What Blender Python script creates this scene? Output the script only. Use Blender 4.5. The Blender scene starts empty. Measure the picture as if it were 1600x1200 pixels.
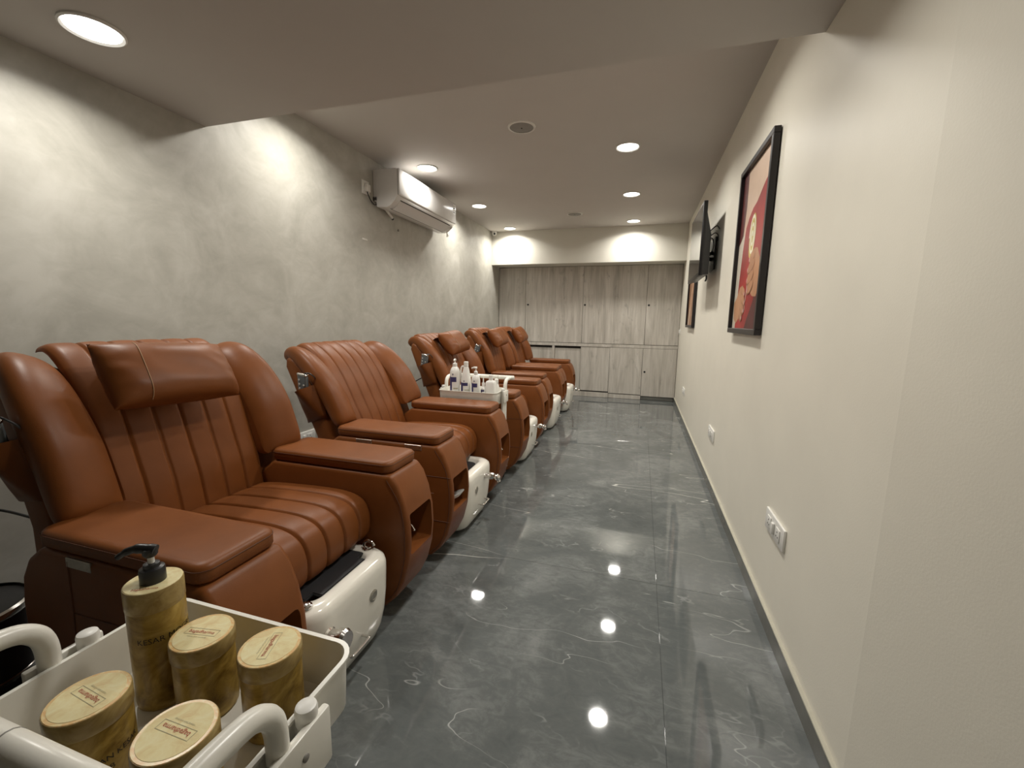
import bpy, bmesh, math, random
from mathutils import Vector, Matrix
random.seed(7)
PI = math.pi
sc = bpy.context.scene
COL = sc.collection

# ------------------------------------------------------------------ camera
YAW, PITCH, ROLL = 0.2912, 0.1502, 0.0153
CAM_H = 1.2
F_PX = 661.2
_f = Vector((-math.sin(YAW)*math.cos(PITCH), math.cos(YAW)*math.cos(PITCH), -math.sin(PITCH)))
_r = Vector((math.cos(YAW), math.sin(YAW), 0))
_u = _r.cross(_f)
_r2 = _r*math.cos(ROLL) + _u*math.sin(ROLL)
_u2 = -_r*math.sin(ROLL) + _u*math.cos(ROLL)
cd = bpy.data.cameras.new('camera')
cam = bpy.data.objects.new('camera', cd)
COL.objects.link(cam)
cam.matrix_world = Matrix(((_r2.x, _u2.x, -_f.x, 0), (_r2.y, _u2.y, -_f.y, 0), (_r2.z, _u2.z, -_f.z, CAM_H), (0, 0, 0, 1)))
cd.sensor_fit = 'HORIZONTAL'; cd.sensor_width = 36.0; cd.lens = F_PX/1600*36
cd.clip_start = 0.02
sc.camera = cam

# ------------------------------------------------------------------ world, exposure
w = bpy.data.worlds.new('world'); sc.world = w; w.use_nodes = True
w.node_tree.nodes['Background'].inputs[0].default_value = (0.9, 0.85, 0.75, 1)
w.node_tree.nodes['Background'].inputs[1].default_value = 0.02
sc.view_settings.view_transform = 'Standard'
sc.view_settings.look = 'None'
sc.view_settings.exposure = 0.52
sc.view_settings.gamma = 1.0
sc.view_settings.use_curve_mapping = False
LAMP_W = 9.0                      # watts of each recessed downlight
LAMP_COL = (1.0, 0.962, 0.885)

# room numbers (metres)
XL, XR, YF, YC = -2.285, 0.549, 6.43, 6.79
ZC, ZL, YB, ZH = 2.537, 2.194, 1.857, 2.045
YN, YBK = 1.11, -2.2               # where the right wall bends, back wall

# ------------------------------------------------------------------ materials
def nt(name):
    m = bpy.data.materials.new(name); m.use_nodes = True
    t = m.node_tree; b = t.nodes['Principled BSDF']
    return m, t, b, t.nodes.new, t.links.new
def ramp(t, stops):
    r = t.nodes.new('ShaderNodeValToRGB'); e = r.color_ramp.elements
    while len(e) < len(stops): e.new(0.5)
    for el, (p, c) in zip(e, stops):
        el.position = p; el.color = (*c, 1) if len(c) == 3 else c
    return r
def noise(t, vec, scale, detail=4, rough=0.55, dist=0.0):
    n = t.nodes.new('ShaderNodeTexNoise')
    n.inputs['Scale'].default_value = scale; n.inputs['Detail'].default_value = detail
    n.inputs['Roughness'].default_value = rough; n.inputs['Distortion'].default_value = dist
    if vec is not None: t.links.new(vec, n.inputs['Vector'])
    return n
def bump(t, b, src, strength, dist=0.01):
    n = t.nodes.new('ShaderNodeBump'); n.inputs['Strength'].default_value = strength
    n.inputs['Distance'].default_value = dist
    t.links.new(src, n.inputs['Height']); t.links.new(n.outputs[0], b.inputs['Normal'])
def coord(t, kind='Object'):
    if kind == 'World': return t.nodes.new('ShaderNodeNewGeometry').outputs['Position']
    return t.nodes.new('ShaderNodeTexCoord').outputs[kind]
def mapping(t, vec, scale=(1, 1, 1), rot=(0, 0, 0)):
    m = t.nodes.new('ShaderNodeMapping'); m.inputs['Scale'].default_value = scale; m.inputs['Rotation'].default_value = rot
    t.links.new(vec, m.inputs['Vector']); return m.outputs[0]
def plain(name, col, rough=0.5, metal=0.0, var=0.06, nscale=20, bumpv=0.0, spec=0.5, coat=0.0):
    m, t, b, N, L = nt(name)
    n = noise(t, coord(t), nscale)
    lo = tuple(max(0, c*(1-var)) for c in col); hi = tuple(min(1, c*(1+var)) for c in col)
    r = ramp(t, [(0.3, lo), (0.7, hi)]); L(n.outputs[0], r.inputs[0]); L(r.outputs[0], b.inputs['Base Color'])
    b.inputs['Roughness'].default_value = rough; b.inputs['Metallic'].default_value = metal
    b.inputs['Specular IOR Level'].default_value = spec; b.inputs['Coat Weight'].default_value = coat
    if bumpv: bump(t, b, n.outputs[0], bumpv, 0.002)
    return m

def leather_mat(name, lo, hi):
    m, t, b, N, L = nt(name)
    c = coord(t)
    n1 = noise(t, c, 7, 3); r = ramp(t, [(0.3, lo), (0.7, hi)])
    L(n1.outputs[0], r.inputs[0]); L(r.outputs[0], b.inputs['Base Color'])
    b.inputs['Roughness'].default_value = 0.42; b.inputs['Specular IOR Level'].default_value = 0.28
    v = N('ShaderNodeTexVoronoi'); v.inputs['Scale'].default_value = 420; L(c, v.inputs['Vector'])
    n2 = noise(t, c, 16, 2); a = N('ShaderNodeMath'); a.operation = 'MULTIPLY_ADD'; a.inputs[1].default_value = 0.12
    L(v.outputs[0], a.inputs[0]); L(n2.outputs[0], a.inputs[2]); bump(t, b, a.outputs[0], 0.16, 0.004)
    return m
LEATHER = leather_mat('saddle_leather', (0.165, 0.051, 0.0115), (0.205, 0.065, 0.0155))
LEATHER_D = plain('leather_stitching', (0.10, 0.032, 0.011), 0.6)
TRIMW = plain('pale_trim', (0.48, 0.46, 0.38), 0.4)
WHITE = plain('white_enamel', (0.80, 0.78, 0.71), 0.28, var=0.02)
BASIN = plain('white_acrylic', (0.84, 0.81, 0.73), 0.16, var=0.02, coat=0.3)
PLASTIC = plain('white_plastic', (0.78, 0.77, 0.73), 0.35, var=0.02)
AC_W = plain('glossy_white_plastic', (0.76, 0.75, 0.74), 0.22, var=0.015)
CHROME = plain('chrome', (0.72, 0.70, 0.68), 0.12, 1.0, var=0.03)
STEEL = plain('brushed_steel', (0.50, 0.47, 0.42), 0.35, 1.0, var=0.15, nscale=60)
BLACK = plain('black_plastic', (0.012, 0.012, 0.013), 0.35)
RUBBER = plain('black_rubber', (0.015, 0.015, 0.017), 0.55)
DARKGAP = plain('dark_gap', (0.05, 0.045, 0.04), 0.8)
REMOTE = plain('grey_remote_plastic', (0.16, 0.18, 0.19), 0.3)
GREY = plain('grey_plastic', (0.25, 0.24, 0.22), 0.5)
CEIL = plain('ceiling_paint', (0.55, 0.52, 0.485), 0.85, var=0.015, nscale=3)
FRAME = plain('black_frame', (0.010, 0.007, 0.008), 0.35)
NAVY = plain('navy_print', (0.045, 0.04, 0.13), 0.5)
INK = plain('black_ink', (0.015, 0.010, 0.006), 0.6)
REDINK = plain('red_ink', (0.42, 0.07, 0.04), 0.6)
GREYINK = plain('grey_ink', (0.42, 0.38, 0.24), 0.6)

def emit(name, col, s):
    m, t, b, N, L = nt(name)
    b.inputs['Base Color'].default_value = (*col, 1); b.inputs['Emission Color'].default_value = (*col, 1)
    b.inputs['Emission Strength'].default_value = s
    return m
LENS = emit('lit_lens', (1.0, 0.97, 0.92), 6.0)

def wall_left_mat():
    m, t, b, N, L = nt('trowelled_plaster')
    c = coord(t, 'World')
    a = noise(t, c, 2.6, 6, 0.6, 1.0)
    d = noise(t, mapping(t, c, (1, 0.9, 1.3), (0.6, 0, 0)), 10.0, 5, 0.6, 1.0)
    mx = N('ShaderNodeMath'); mx.operation = 'MULTIPLY_ADD'; mx.inputs[1].default_value = 0.35
    L(d.outputs[0], mx.inputs[0]); L(a.outputs[0], mx.inputs[2])
    r = ramp(t, [(0.47, (0.385, 0.37, 0.325)), (0.66, (0.45, 0.435, 0.385)), (0.86, (0.525, 0.51, 0.46))])
    L(mx.outputs[0], r.inputs[0]); L(r.outputs[0], b.inputs['Base Color'])
    rr = N('ShaderNodeMapRange'); rr.inputs[1].default_value = 0.4; rr.inputs[2].default_value = 0.9
    rr.inputs[3].default_value = 0.62; rr.inputs[4].default_value = 0.40
    L(mx.outputs[0], rr.inputs[0]); L(rr.outputs[0], b.inputs['Roughness'])
    bump(t, b, mx.outputs[0], 0.10, 0.008)
    return m
def wall_paint(name, col, rough):
    m, t, b, N, L = nt(name)
    c = coord(t, 'World')
    a = noise(t, c, 2.5, 4); e = noise(t, c, 180, 2)
    r = ramp(t, [(0.3, tuple(x*0.97 for x in col)), (0.7, tuple(min(1, x*1.03) for x in col))])
    L(a.outputs[0], r.inputs[0]); L(r.outputs[0], b.inputs['Base Color'])
    b.inputs['Roughness'].default_value = rough
    bump(t, b, e.outputs[0], 0.10, 0.002)
    return m
def marble_mat():
    m, t, b, N, L = nt('grey_marble_tile')
    c = coord(t, 'World')
    big = noise(t, c, 2.2, 7, 0.65, 0.8)
    fine = noise(t, mapping(t, c, (1.0, 1.8, 1), (0, 0, -0.5)), 14, 6, 0.7, 1.2)
    s = N('ShaderNodeMath'); s.operation = 'MULTIPLY_ADD'; s.inputs[1].default_value = 0.5
    L(fine.outputs[0], s.inputs[0]); L(big.outputs[0], s.inputs[2])
    r = ramp(t, [(0.5, (0.092, 0.101, 0.101)), (0.75, (0.122, 0.132, 0.131)), (0.97, (0.20, 0.21, 0.207))])
    L(s.outputs[0], r.inputs[0])
    last = r.outputs[0]
    def veins(scale, rot, aniso, width, mscale, lo, hi, colr, last, off, det=3):
        mp = N('ShaderNodeMapping'); mp.inputs['Scale'].default_value = aniso; mp.inputs['Rotation'].default_value = (0, 0, rot)
        mp.inputs['Location'].default_value = (off, off*1.7, 0); L(c, mp.inputs['Vector'])
        n = noise(t, mp.outputs[0], scale, det, 0.5, 0.15)
        d = N('ShaderNodeMath'); d.operation = 'SUBTRACT'; d.inputs[1].default_value = 0.5; L(n.outputs[0], d.inputs[0])
        ab = N('ShaderNodeMath'); ab.operation = 'ABSOLUTE'; L(d.outputs[0], ab.inputs[0])
        mr = N('ShaderNodeMapRange'); mr.inputs[1].default_value = 0; mr.inputs[2].default_value = width
        mr.inputs[3].default_value = 1; mr.inputs[4].default_value = 0; L(ab.outputs[0], mr.inputs[0])
        k = noise(t, mp.outputs[0], mscale, 2); kr = N('ShaderNodeMapRange')
        kr.inputs[1].default_value = lo; kr.inputs[2].default_value = hi; L(k.outputs[0], kr.inputs[0])
        mu = N('ShaderNodeMath'); mu.operation = 'MULTIPLY'; L(mr.outputs[0], mu.inputs[0]); L(kr.outputs[0], mu.inputs[1])
        mix = N('ShaderNodeMix'); mix.data_type = 'RGBA'; L(mu.outputs[0], mix.inputs[0])
        L(last, mix.inputs[6]); mix.inputs[7].default_value = (*colr, 1)
        return mix.outputs[2]
    last = veins(0.75, 0.27, (0.30, 2.3, 1), 0.0019, 1.6, 0.50, 0.58, (0.62, 0.62, 0.58), last, 3.1, 4)
    last = veins(2.2, -0.8, (0.5, 1.8, 1), 0.0030, 2.3, 0.54, 0.66, (0.42, 0.43, 0.42), last, 7.7)
    last = veins(2.4, 0.5, (0.4, 2.0, 1), 0.0026, 2.6, 0.56, 0.66, (0.45, 0.46, 0.44), last, 21.7)
    last = veins(7.0, 0.3, (0.8, 1.4, 1), 0.02, 5.0, 0.56, 0.72, (0.25, 0.26, 0.26), last, 12.3)
    L(last, b.inputs['Base Color'])
    b.inputs['Roughness'].default_value = 0.04; b.inputs['Specular IOR Level'].default_value = 0.5
    return m
def wood_mat():
    m, t, b, N, L = nt('grey_oak_laminate')
    c = coord(t, 'World')
    oi = N('ShaderNodeObjectInfo'); ad = N('ShaderNodeVectorMath'); ad.operation = 'ADD'
    cm = N('ShaderNodeCombineXYZ'); mu = N('ShaderNodeMath'); mu.operation = 'MULTIPLY'; mu.inputs[1].default_value = 9.0
    L(oi.outputs['Random'], mu.inputs[0]); L(mu.outputs[0], cm.inputs[2]); L(c, ad.inputs[0]); L(cm.outputs[0], ad.inputs[1])
    a = noise(t, mapping(t, ad.outputs[0], (7, 7, 0.7)), 1.6, 6, 0.6, 0.6)
    d = noise(t, mapping(t, ad.outputs[0], (45, 45, 1.6)), 1.5, 4, 0.6)
    k = noise(t, mapping(t, ad.outputs[0], (9, 9, 3.2)), 1.1, 4, 0.6, 1.5)
    s = N('ShaderNodeMath'); s.operation = 'MULTIPLY_ADD'; s.inputs[1].default_value = 0.45
    L(d.outputs[0], s.inputs[0]); L(a.outputs[0], s.inputs[2])
    r = ramp(t, [(0.48, (0.35, 0.322, 0.282)), (0.68, (0.475, 0.442, 0.392)), (0.9, (0.60, 0.565, 0.51))])
    L(s.outputs[0], r.inputs[0])
    kr = ramp(t, [(0.24, (0.55, 0.55, 0.55)), (0.40, (1, 1, 1))]); L(k.outputs[0], kr.inputs[0])
    mx = N('ShaderNodeMix'); mx.data_type = 'RGBA'; mx.blend_type = 'MULTIPLY'; mx.inputs[0].default_value = 0.8
    L(r.outputs[0], mx.inputs[6]); L(kr.outputs[0], mx.inputs[7]); L(mx.outputs[2], b.inputs['Base Color'])
    b.inputs['Roughness'].default_value = 0.5
    return m
def jar_mat(name, stops, scale=14, rough=0.3):
    m, t, b, N, L = nt(name)
    n = noise(t, mapping(t, coord(t), (1, 1, 1.3)), scale, 5, 0.6, 1.8)
    r = ramp(t, stops); L(n.outputs[0], r.inputs[0]); L(r.outputs[0], b.inputs['Base Color'])
    b.inputs['Roughness'].default_value = rough; b.inputs['Specular IOR Level'].default_value = 0.35
    return m
PLASTER = wall_left_mat()
PAINT = wall_paint('cream_wall_paint', (0.80, 0.765, 0.665), 0.42)
PAINT_H = wall_paint('header_wall_paint', (0.68, 0.66, 0.59), 0.6)
MARBLE = marble_mat()
WOOD = wood_mat()
SKIRT = plain('grey_skirting_tile', (0.16, 0.16, 0.145), 0.25, var=0.15, nscale=8)
GROUT = plain('dark_grout', (0.06, 0.065, 0.065), 0.8)
JAR = jar_mat('gold_swirl_print', [(0.30, (0.16, 0.09, 0.014)), (0.5, (0.35, 0.23, 0.05)), (0.72, (0.56, 0.40, 0.12))])
JARCAP = jar_mat('gold_swirl_cap', [(0.30, (0.22, 0.14, 0.04)), (0.55, (0.36, 0.26, 0.10)), (0.75, (0.50, 0.40, 0.18))], 20)
LIDTOP = jar_mat('cream_lid_print', [(0.30, (0.68, 0.52, 0.26)), (0.5, (0.76, 0.66, 0.36)), (0.7, (0.80, 0.74, 0.47))], 30, 0.55)
LIDEDGE = jar_mat('orange_lid_print', [(0.40, (0.70, 0.43, 0.18)), (0.62, (0.74, 0.60, 0.31))], 60, 0.25)

# ------------------------------------------------------------------ mesh helpers
def link_mesh(name, me, mat, parent=None, loc=(0, 0, 0), rot=(0, 0, 0), smooth=False):
    if mat is not None and not me.materials: me.materials.append(mat)
    if smooth:
        for p in me.polygons: p.use_smooth = True
    o = bpy.data.objects.new(name, me); COL.objects.link(o)
    o.location = loc; o.rotation_euler = rot
    if parent is not None: o.parent = parent
    return o
def pyd(name, v, f, smooth=False):
    me = bpy.data.meshes.new(name); me.from_pydata(v, [], f); me.update()
    bm = bmesh.new(); bm.from_mesh(me); bmesh.ops.recalc_face_normals(bm, faces=bm.faces); bm.to_mesh(me); bm.free()
    if smooth:
        for p in me.polygons: p.use_smooth = True
    return me
def bm_mesh(name, bm, smooth_angle=None):
    me = bpy.data.meshes.new(name); bm.to_mesh(me); bm.free()
    if smooth_angle is not None:
        for p in me.polygons: p.use_smooth = True
        me.set_sharp_from_angle(angle=math.radians(smooth_angle))
    return me
def box_bm(x0, x1, y0, y1, z0, z1, bev=0.0, seg=2, bm=None):
    own = bm is None
    if own: bm = bmesh.new()
    g = bmesh.ops.create_cube(bm, size=1.0)['verts']
    for v in g:
        v.co = Vector((x0 + (v.co.x+.5)*(x1-x0), y0 + (v.co.y+.5)*(y1-y0), z0 + (v.co.z+.5)*(z1-z0)))
    if bev:
        es = list({e for v in g for e in v.link_edges})
        bmesh.ops.bevel(bm, geom=es, offset=bev, segments=seg, affect='EDGES', profile=0.5)
    return bm
def box(name, x0, x1, y0, y1, z0, z1, mat, parent=None, bev=0.0, seg=2, **k):
    return link_mesh(name, bm_mesh(name, box_bm(x0, x1, y0, y1, z0, z1, bev, seg), 40 if bev else None), mat, parent, **k)
def prism_mesh(name, prof, y0, y1, bev=0.0, seg=3, axis='Y'):
    """profile of (a,b) pairs in the XZ plane, extruded along Y"""
    bm = bmesh.new()
    vs = [bm.verts.new((a, y0, b)) for a, b in prof]
    f = bm.faces.new(vs)
    ex = bmesh.ops.extrude_face_region(bm, geom=[f])
    for v in [g for g in ex['geom'] if isinstance(g, bmesh.types.BMVert)]: v.co.y = y1
    bmesh.ops.recalc_face_normals(bm, faces=bm.faces)
    if bev:
        es = [e for e in bm.edges if abs(e.verts[0].co.y - e.verts[1].co.y) < 1e-6 or e.calc_face_angle(0) > 0.6]
        bmesh.ops.bevel(bm, geom=es, offset=bev, segments=seg, affect='EDGES', profile=0.5, clamp_overlap=True)
    return bm_mesh(name, bm, 40)
def lathe_mesh(name, prof, n=32, close=True):
    v, f = [], []
    for r, z in prof:
        for i in range(n):
            a = 2*PI*i/n; v.append((r*math.cos(a), r*math.sin(a), z))
    for j in range(len(prof)-1):
        for i in range(n):
            f.append((j*n+i, j*n+(i+1) % n, (j+1)*n+(i+1) % n, (j+1)*n+i))
    if close:
        f.append(tuple(range(n))); f.append(tuple((len(prof)-1)*n+i for i in range(n)))
    me = pyd(name, v, f)
    for p in me.polygons: p.use_smooth = True
    me.set_sharp_from_angle(angle=math.radians(35))
    return me
def catmull(pts, n):
    pts = [Vector(p) for p in pts]
    out = []
    m = len(pts)-1
    for k in range(n+1):
        s = k/n*m; i = min(int(s), m-1); u = s-i
        p0 = pts[max(i-1, 0)]; p1 = pts[i]; p2 = pts[i+1]; p3 = pts[min(i+2, m)]
        out.append(0.5*((2*p1) + (p2-p0)*u + (2*p0-5*p1+4*p2-p3)*u*u + (3*p1-p0-3*p2+p3)*u**3))
    return out
def tube_mesh(name, path, r, n=10, closed=False, flat=(1, 1)):
    path = [Vector(p) for p in path]
    v, f = [], []
    m = len(path)
    up = None
    for i, p in enumerate(path):
        a = path[(i-1) % m] if (closed or i) else p
        b = path[(i+1) % m] if (closed or i < m-1) else p
        t = (b-a).normalized()
        if up is None:
            up = Vector((0, 0, 1)) if abs(t.z) < 0.9 else Vector((1, 0, 0))
        s = t.cross(up).normalized(); up = s.cross(t).normalized()
        rr = r[i] if isinstance(r, (list, tuple)) else r
        for k in range(n):
            an = 2*PI*k/n
            v.append(tuple(p + s*(rr*flat[0]*math.cos(an)) + up*(rr*flat[1]*math.sin(an))))
    for i in range(m if closed else m-1):
        for k in range(n):
            f.append((i*n+k, i*n+(k+1) % n, ((i+1) % m)*n+(k+1) % n, ((i+1) % m)*n+k))
    if not closed:
        f.append(tuple(range(n))); f.append(tuple((m-1)*n+k for k in range(n)))
    me = pyd(name, v, f)
    for p in me.polygons: p.use_smooth = True
    me.set_sharp_from_angle(angle=math.radians(60))
    return me
def rings_mesh(name, rings, cap=True, smooth=40):
    n = len(rings[0]); v = [tuple(p) for r in rings for p in r]; f = []
    for j in range(len(rings)-1):
        for i in range(n):
            f.append((j*n+i, j*n+(i+1) % n, (j+1)*n+(i+1) % n, (j+1)*n+i))
    if cap:
        f.append(tuple(range(n))); f.append(tuple((len(rings)-1)*n+i for i in range(n)))
    me = pyd(name, v, f)
    for p in me.polygons: p.use_smooth = True
    me.set_sharp_from_angle(angle=math.radians(smooth))
    return me
def rrect(hx, hy, r, z, cx=0, cy=0, n=6):
    out = []
    for qx, qy, a0 in ((1, 1, 0), (-1, 1, PI/2), (-1, -1, PI), (1, -1, 3*PI/2)):
        for i in range(n+1):
            a = a0 + PI/2*i/n
            out.append((cx+qx*(hx-r)+r*math.cos(a), cy+qy*(hy-r)+r*math.sin(a), z))
    return out
def tag(o, label, cat, group=None, kind=None):
    if label: o['label'] = label
    if cat: o['category'] = cat
    if group: o['group'] = group
    if kind: o['kind'] = kind
    return o
def thing(name, label, cat, loc=(0, 0, 0), rz=0, group=None):
    o = bpy.data.objects.new(name, None); COL.objects.link(o); o.empty_display_size = 0.1
    o.location = loc; o.rotation_euler = (0, 0, rz)
    return tag(o, label, cat, group)
def struct(o): o['kind'] = 'structure'; return o
def text_mesh(name, s, size):
    cu = bpy.data.curves.new(name, 'FONT'); cu.body = s; cu.size = size; cu.align_x = 'CENTER'; cu.align_y = 'CENTER'
    cu.extrude = 0.0; cu.resolution_u = 2
    o = bpy.data.objects.new(name, cu); COL.objects.link(o)
    dg = bpy.context.evaluated_depsgraph_get(); dg.update()
    me = bpy.data.meshes.new_from_object(o.evaluated_get(dg))
    bpy.data.objects.remove(o); bpy.data.curves.remove(cu)
    return me
def wrap_text(me, r):
    """bend a text mesh lying in XY around a vertical cylinder of radius r; centre faces -Y"""
    for v in me.vertices:
        a = v.co.x/r; z = v.co.y
        v.co = Vector((r*math.sin(a), -r*math.cos(a), z))
    return me

# ------------------------------------------------------------------ room shell
fl = struct(box('floor', XL-0.1, 1.0, YBK-0.1, YC+0.3, -0.08, -0.004, GROUT))
def joints(a, b, j, step):
    out = [a]; k = j
    while k > a: k -= step
    k += step
    while k < b-1e-4:
        if k-a > 1e-3: out.append(k)
        k += step
    return out+[b]
tile_cache = {}
XJ = joints(XL, 0.86, 0.137, 1.2); YJ = joints(YBK, YC, 1.92, 2.4)
for i in range(len(XJ)-1):
    for j in range(len(YJ)-1):
        wx, wy = XJ[i+1]-XJ[i], YJ[j+1]-YJ[j]
        key = (round(wx, 3), round(wy, 3))
        if key not in tile_cache:
            g = 0.0006
            me = bm_mesh('tile', box_bm(g, wx-g, g, wy-g, -0.012, 0.0, 0.0005, 1)); me.materials.append(MARBLE)
            tile_cache[key] = me
        link_mesh('tile', tile_cache[key], None, fl, (XJ[i], YJ[j], 0))
struct(box('wall_left', XL-0.1, XL, YBK-0.1, YC+0.1, -0.005, 2.75, PLASTER))
struct(box('wall_right', XR, XR+0.1, YN, YC+0.1, -0.005, 2.75, PAINT))
# the stretch nearest to the camera bends slightly outwards
XE = XR+0.28
wn = pyd('wall_near', [(XR, YN, -.005), (XE, YBK, -.005), (XE+.1, YBK, -.005), (XR+.1, YN, -.005),
                       (XR, YN, 2.75), (XE, YBK, 2.75), (XE+.1, YBK, 2.75), (XR+.1, YN, 2.75)],
         [(0, 1, 2, 3), (4, 5, 6, 7), (0, 1, 5, 4), (1, 2, 6, 5), (2, 3, 7, 6), (3, 0, 4, 7)])
struct(link_mesh('wall_right_near', wn, PAINT))
struct(box('wall_back', XL-.1, XE+.2, YBK-0.1, YBK, -0.005, 2.75, PAINT))
struct(box('wall_far', XL-.1, XR+.1, YC+0.42, YC+0.5, -0.005, 2.75, PAINT))
struct(box('wall_header', XL, XR, YF, YC+0.42, ZH, ZC+0.2, PAINT_H))
struct(box('ceiling', XL-.1, XR+.1, YB-0.05, YC+.3, ZC, ZC+0.1, CEIL))
struct(box('ceiling_lowered', XL, XE+.1, YBK, YB, ZL, ZC+0.1, CEIL))
struct(box('baseboard_right', XR-0.012, XR, YN, YC, 0.0, 0.066, SKIRT))
struct(box('trim_1', XR-0.0125, XR, YN, YC, 0.066, 0.071, TRIMW))
struct(box('baseboard_left', XL, XL+0.012, YBK, YC, 0.0, 0.066, SKIRT))
struct(box('trim_2', XL, XL+0.014, YBK, YC, 0.066, 0.073, PLASTIC))

# ------------------------------------------------------------------ recessed downlights
ring_me = lathe_mesh('trim_ring', [(0.078, 0.0), (0.092, 0.0), (0.092, -0.006), (0.086, -0.010), (0.078, -0.004)], 36, False)
ring_me.materials.append(PLASTIC)
lens_me = lathe_mesh('lens', [(0.0785, 0.0), (0.0785, -0.004)], 36); lens_me.materials.append(LENS)
def downlight(x, y, z, label):
    watts = LAMP_W*(0.6 if z < 2.4 else 0.85 if y > 6 else 0.85 if x < -1 else 1.0)
    t = thing('downlight', label, 'ceiling light', (x, y, z), 0, 'recessed downlights')
    link_mesh('trim_ring', ring_me, None, t); link_mesh('lens', lens_me, None, t)
    ld = bpy.data.lights.new('lamp', 'AREA'); ld.shape = 'DISK'; ld.size = 0.15; ld.energy = watts; ld.color = LAMP_COL
    ld.spread = math.radians(150)
    lo = bpy.data.objects.new('lamp', ld); COL.objects.link(lo); lo.parent = t; lo.location = (0, 0, -0.012)
for x, y, z, lab in [
    (-1.913, 1.161, ZL, 'lit round downlight in the lowered ceiling, top left corner of the photo'),
    (-1.915, 3.64, ZC, 'lit round downlight above the near end of the air conditioner'),
    (-1.925, 4.95, ZC, 'lit round downlight just past the far end of the air conditioner'),
    (-1.935, 6.22, ZC, 'lit round downlight near the far left corner, beside the security camera'),
    (-0.177, 3.608, ZC, 'lit round downlight on the right, nearest of the right row'),
    (-0.176, 4.884, ZC, 'lit round downlight in the middle of the right row'),
    (-0.176, 6.14, ZC, 'lit round downlight of the right row closest to the wooden cabinets'),
    (-1.913, 2.36, ZC, 'round downlight of the left row just past the beam edge'),
    (-0.177, 2.34, ZC, 'round downlight of the right row just past the beam edge'),
    (-0.176, 1.161, ZL, 'unseen round downlight added in the lowered ceiling above the aisle')]:  # aisle lamp is out of view, added to light the near end
    downlight(x, y, z, lab)
def ceiling_disc(x, y, label):
    t = thing('ceiling_speaker', label, 'speaker', (x, y, ZC), 0, 'round ceiling discs')
    link_mesh('rim', lathe_mesh('rim', [(0.083, 0), (0.098, 0), (0.096, -0.007), (0.083, -0.008)], 36, False), PLASTIC, t)
    link_mesh('grille', lathe_mesh('grille', [(0.083, 0), (0.083, -0.006), (0.03, -0.010), (0.028, -0.010)], 36), GREY, t)
    link_mesh('screw', lathe_mesh('screw', [(0.006, -0.009), (0.005, -0.013)], 12), BLACK, t)
ceiling_disc(-0.879, 3.072, 'larger-looking grey round disc on the ceiling nearest the beam')
ceiling_disc(-0.882, 5.585, 'small grey round disc on the ceiling near the far wall')

# ------------------------------------------------------------------ far wall cabinets
def door(parent, x0, x1, z0, z1, y, name='door'):
    g = 0.002
    return box(name, x0+g, x1-g, y, y+0.018, z0+g, z1-g, WOOD, parent, 0.0015, 1)
def keyhole(parent, x, z, y):
    o = link_mesh('lock', lathe_mesh('lock', [(0.015, 0), (0.015, 0.004), (0.009, 0.006)], 16), BLACK, parent, (x, y, z), (PI/2, 0, 0))
uc = thing('wall_cabinet', 'pale grey oak upper cabinet with flush doors spanning the far wall', 'cabinet', (0, YC, 0))
box('carcass', XL+.002, XR-.002, 0.019, 0.40, 0.852, ZH-.002, DARKGAP, uc)
for a, b_, lk in [(XL+.003, -1.824, None), (-1.824, -0.893, -1.783), (-0.893, 0.060, -0.861), (0.060, XR-.003, 0.096)]:
    d = door(uc, a, b_, 0.853, ZH-.003, 0.0)
    if lk is not None: keyhole(d, lk, 1.45, 0.0)
lc = thing('base_cabinet', 'pale grey oak lower cabinet with uneven doors along the far wall', 'cabinet', (0, YC, 0))
box('carcass', XL+.002, XR-.002, 0.045, 0.40, 0.07, 0.80, DARKGAP, lc)
box('rail', XL+.002, XR-.002, -0.004, 0.40, 0.802, 0.848, WOOD, lc, 0.0015, 1)
box('divider', -1.362, -1.325, -0.004, 0.044, 0.085, 0.80, WOOD, lc, 0.0015, 1)
for a, b_, z0, z1, y in [(XL+.003, -1.364, 0.085, 0.765, 0.022), (-1.323, -0.90, 0.085, 0.765, 0.022), (-0.90, -0.445, 0.095, 0.80, 0.004),
                         (-0.445, 0.052, 0.075, 0.80, -0.002), (0.052, XR-.004, 0.06, 0.80, -0.006)]:
    d = door(lc, a, b_, z0, z1, y)
    if a > 0: keyhole(d, 0.092, 0.44, y)
box('plinth', XL+.002, -0.44, -0.012, 0.03, 0.002, 0.075, WOOD, lc, 0.001, 1)
box('plinth', -0.438, 0.05, 0.0, 0.03, 0.002, 0.065, WOOD, lc, 0.001, 1)
box('plinth', 0.052, XR-.016, 0.012, 0.03, 0.002, 0.055, SKIRT, lc, 0.001, 1)

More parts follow.
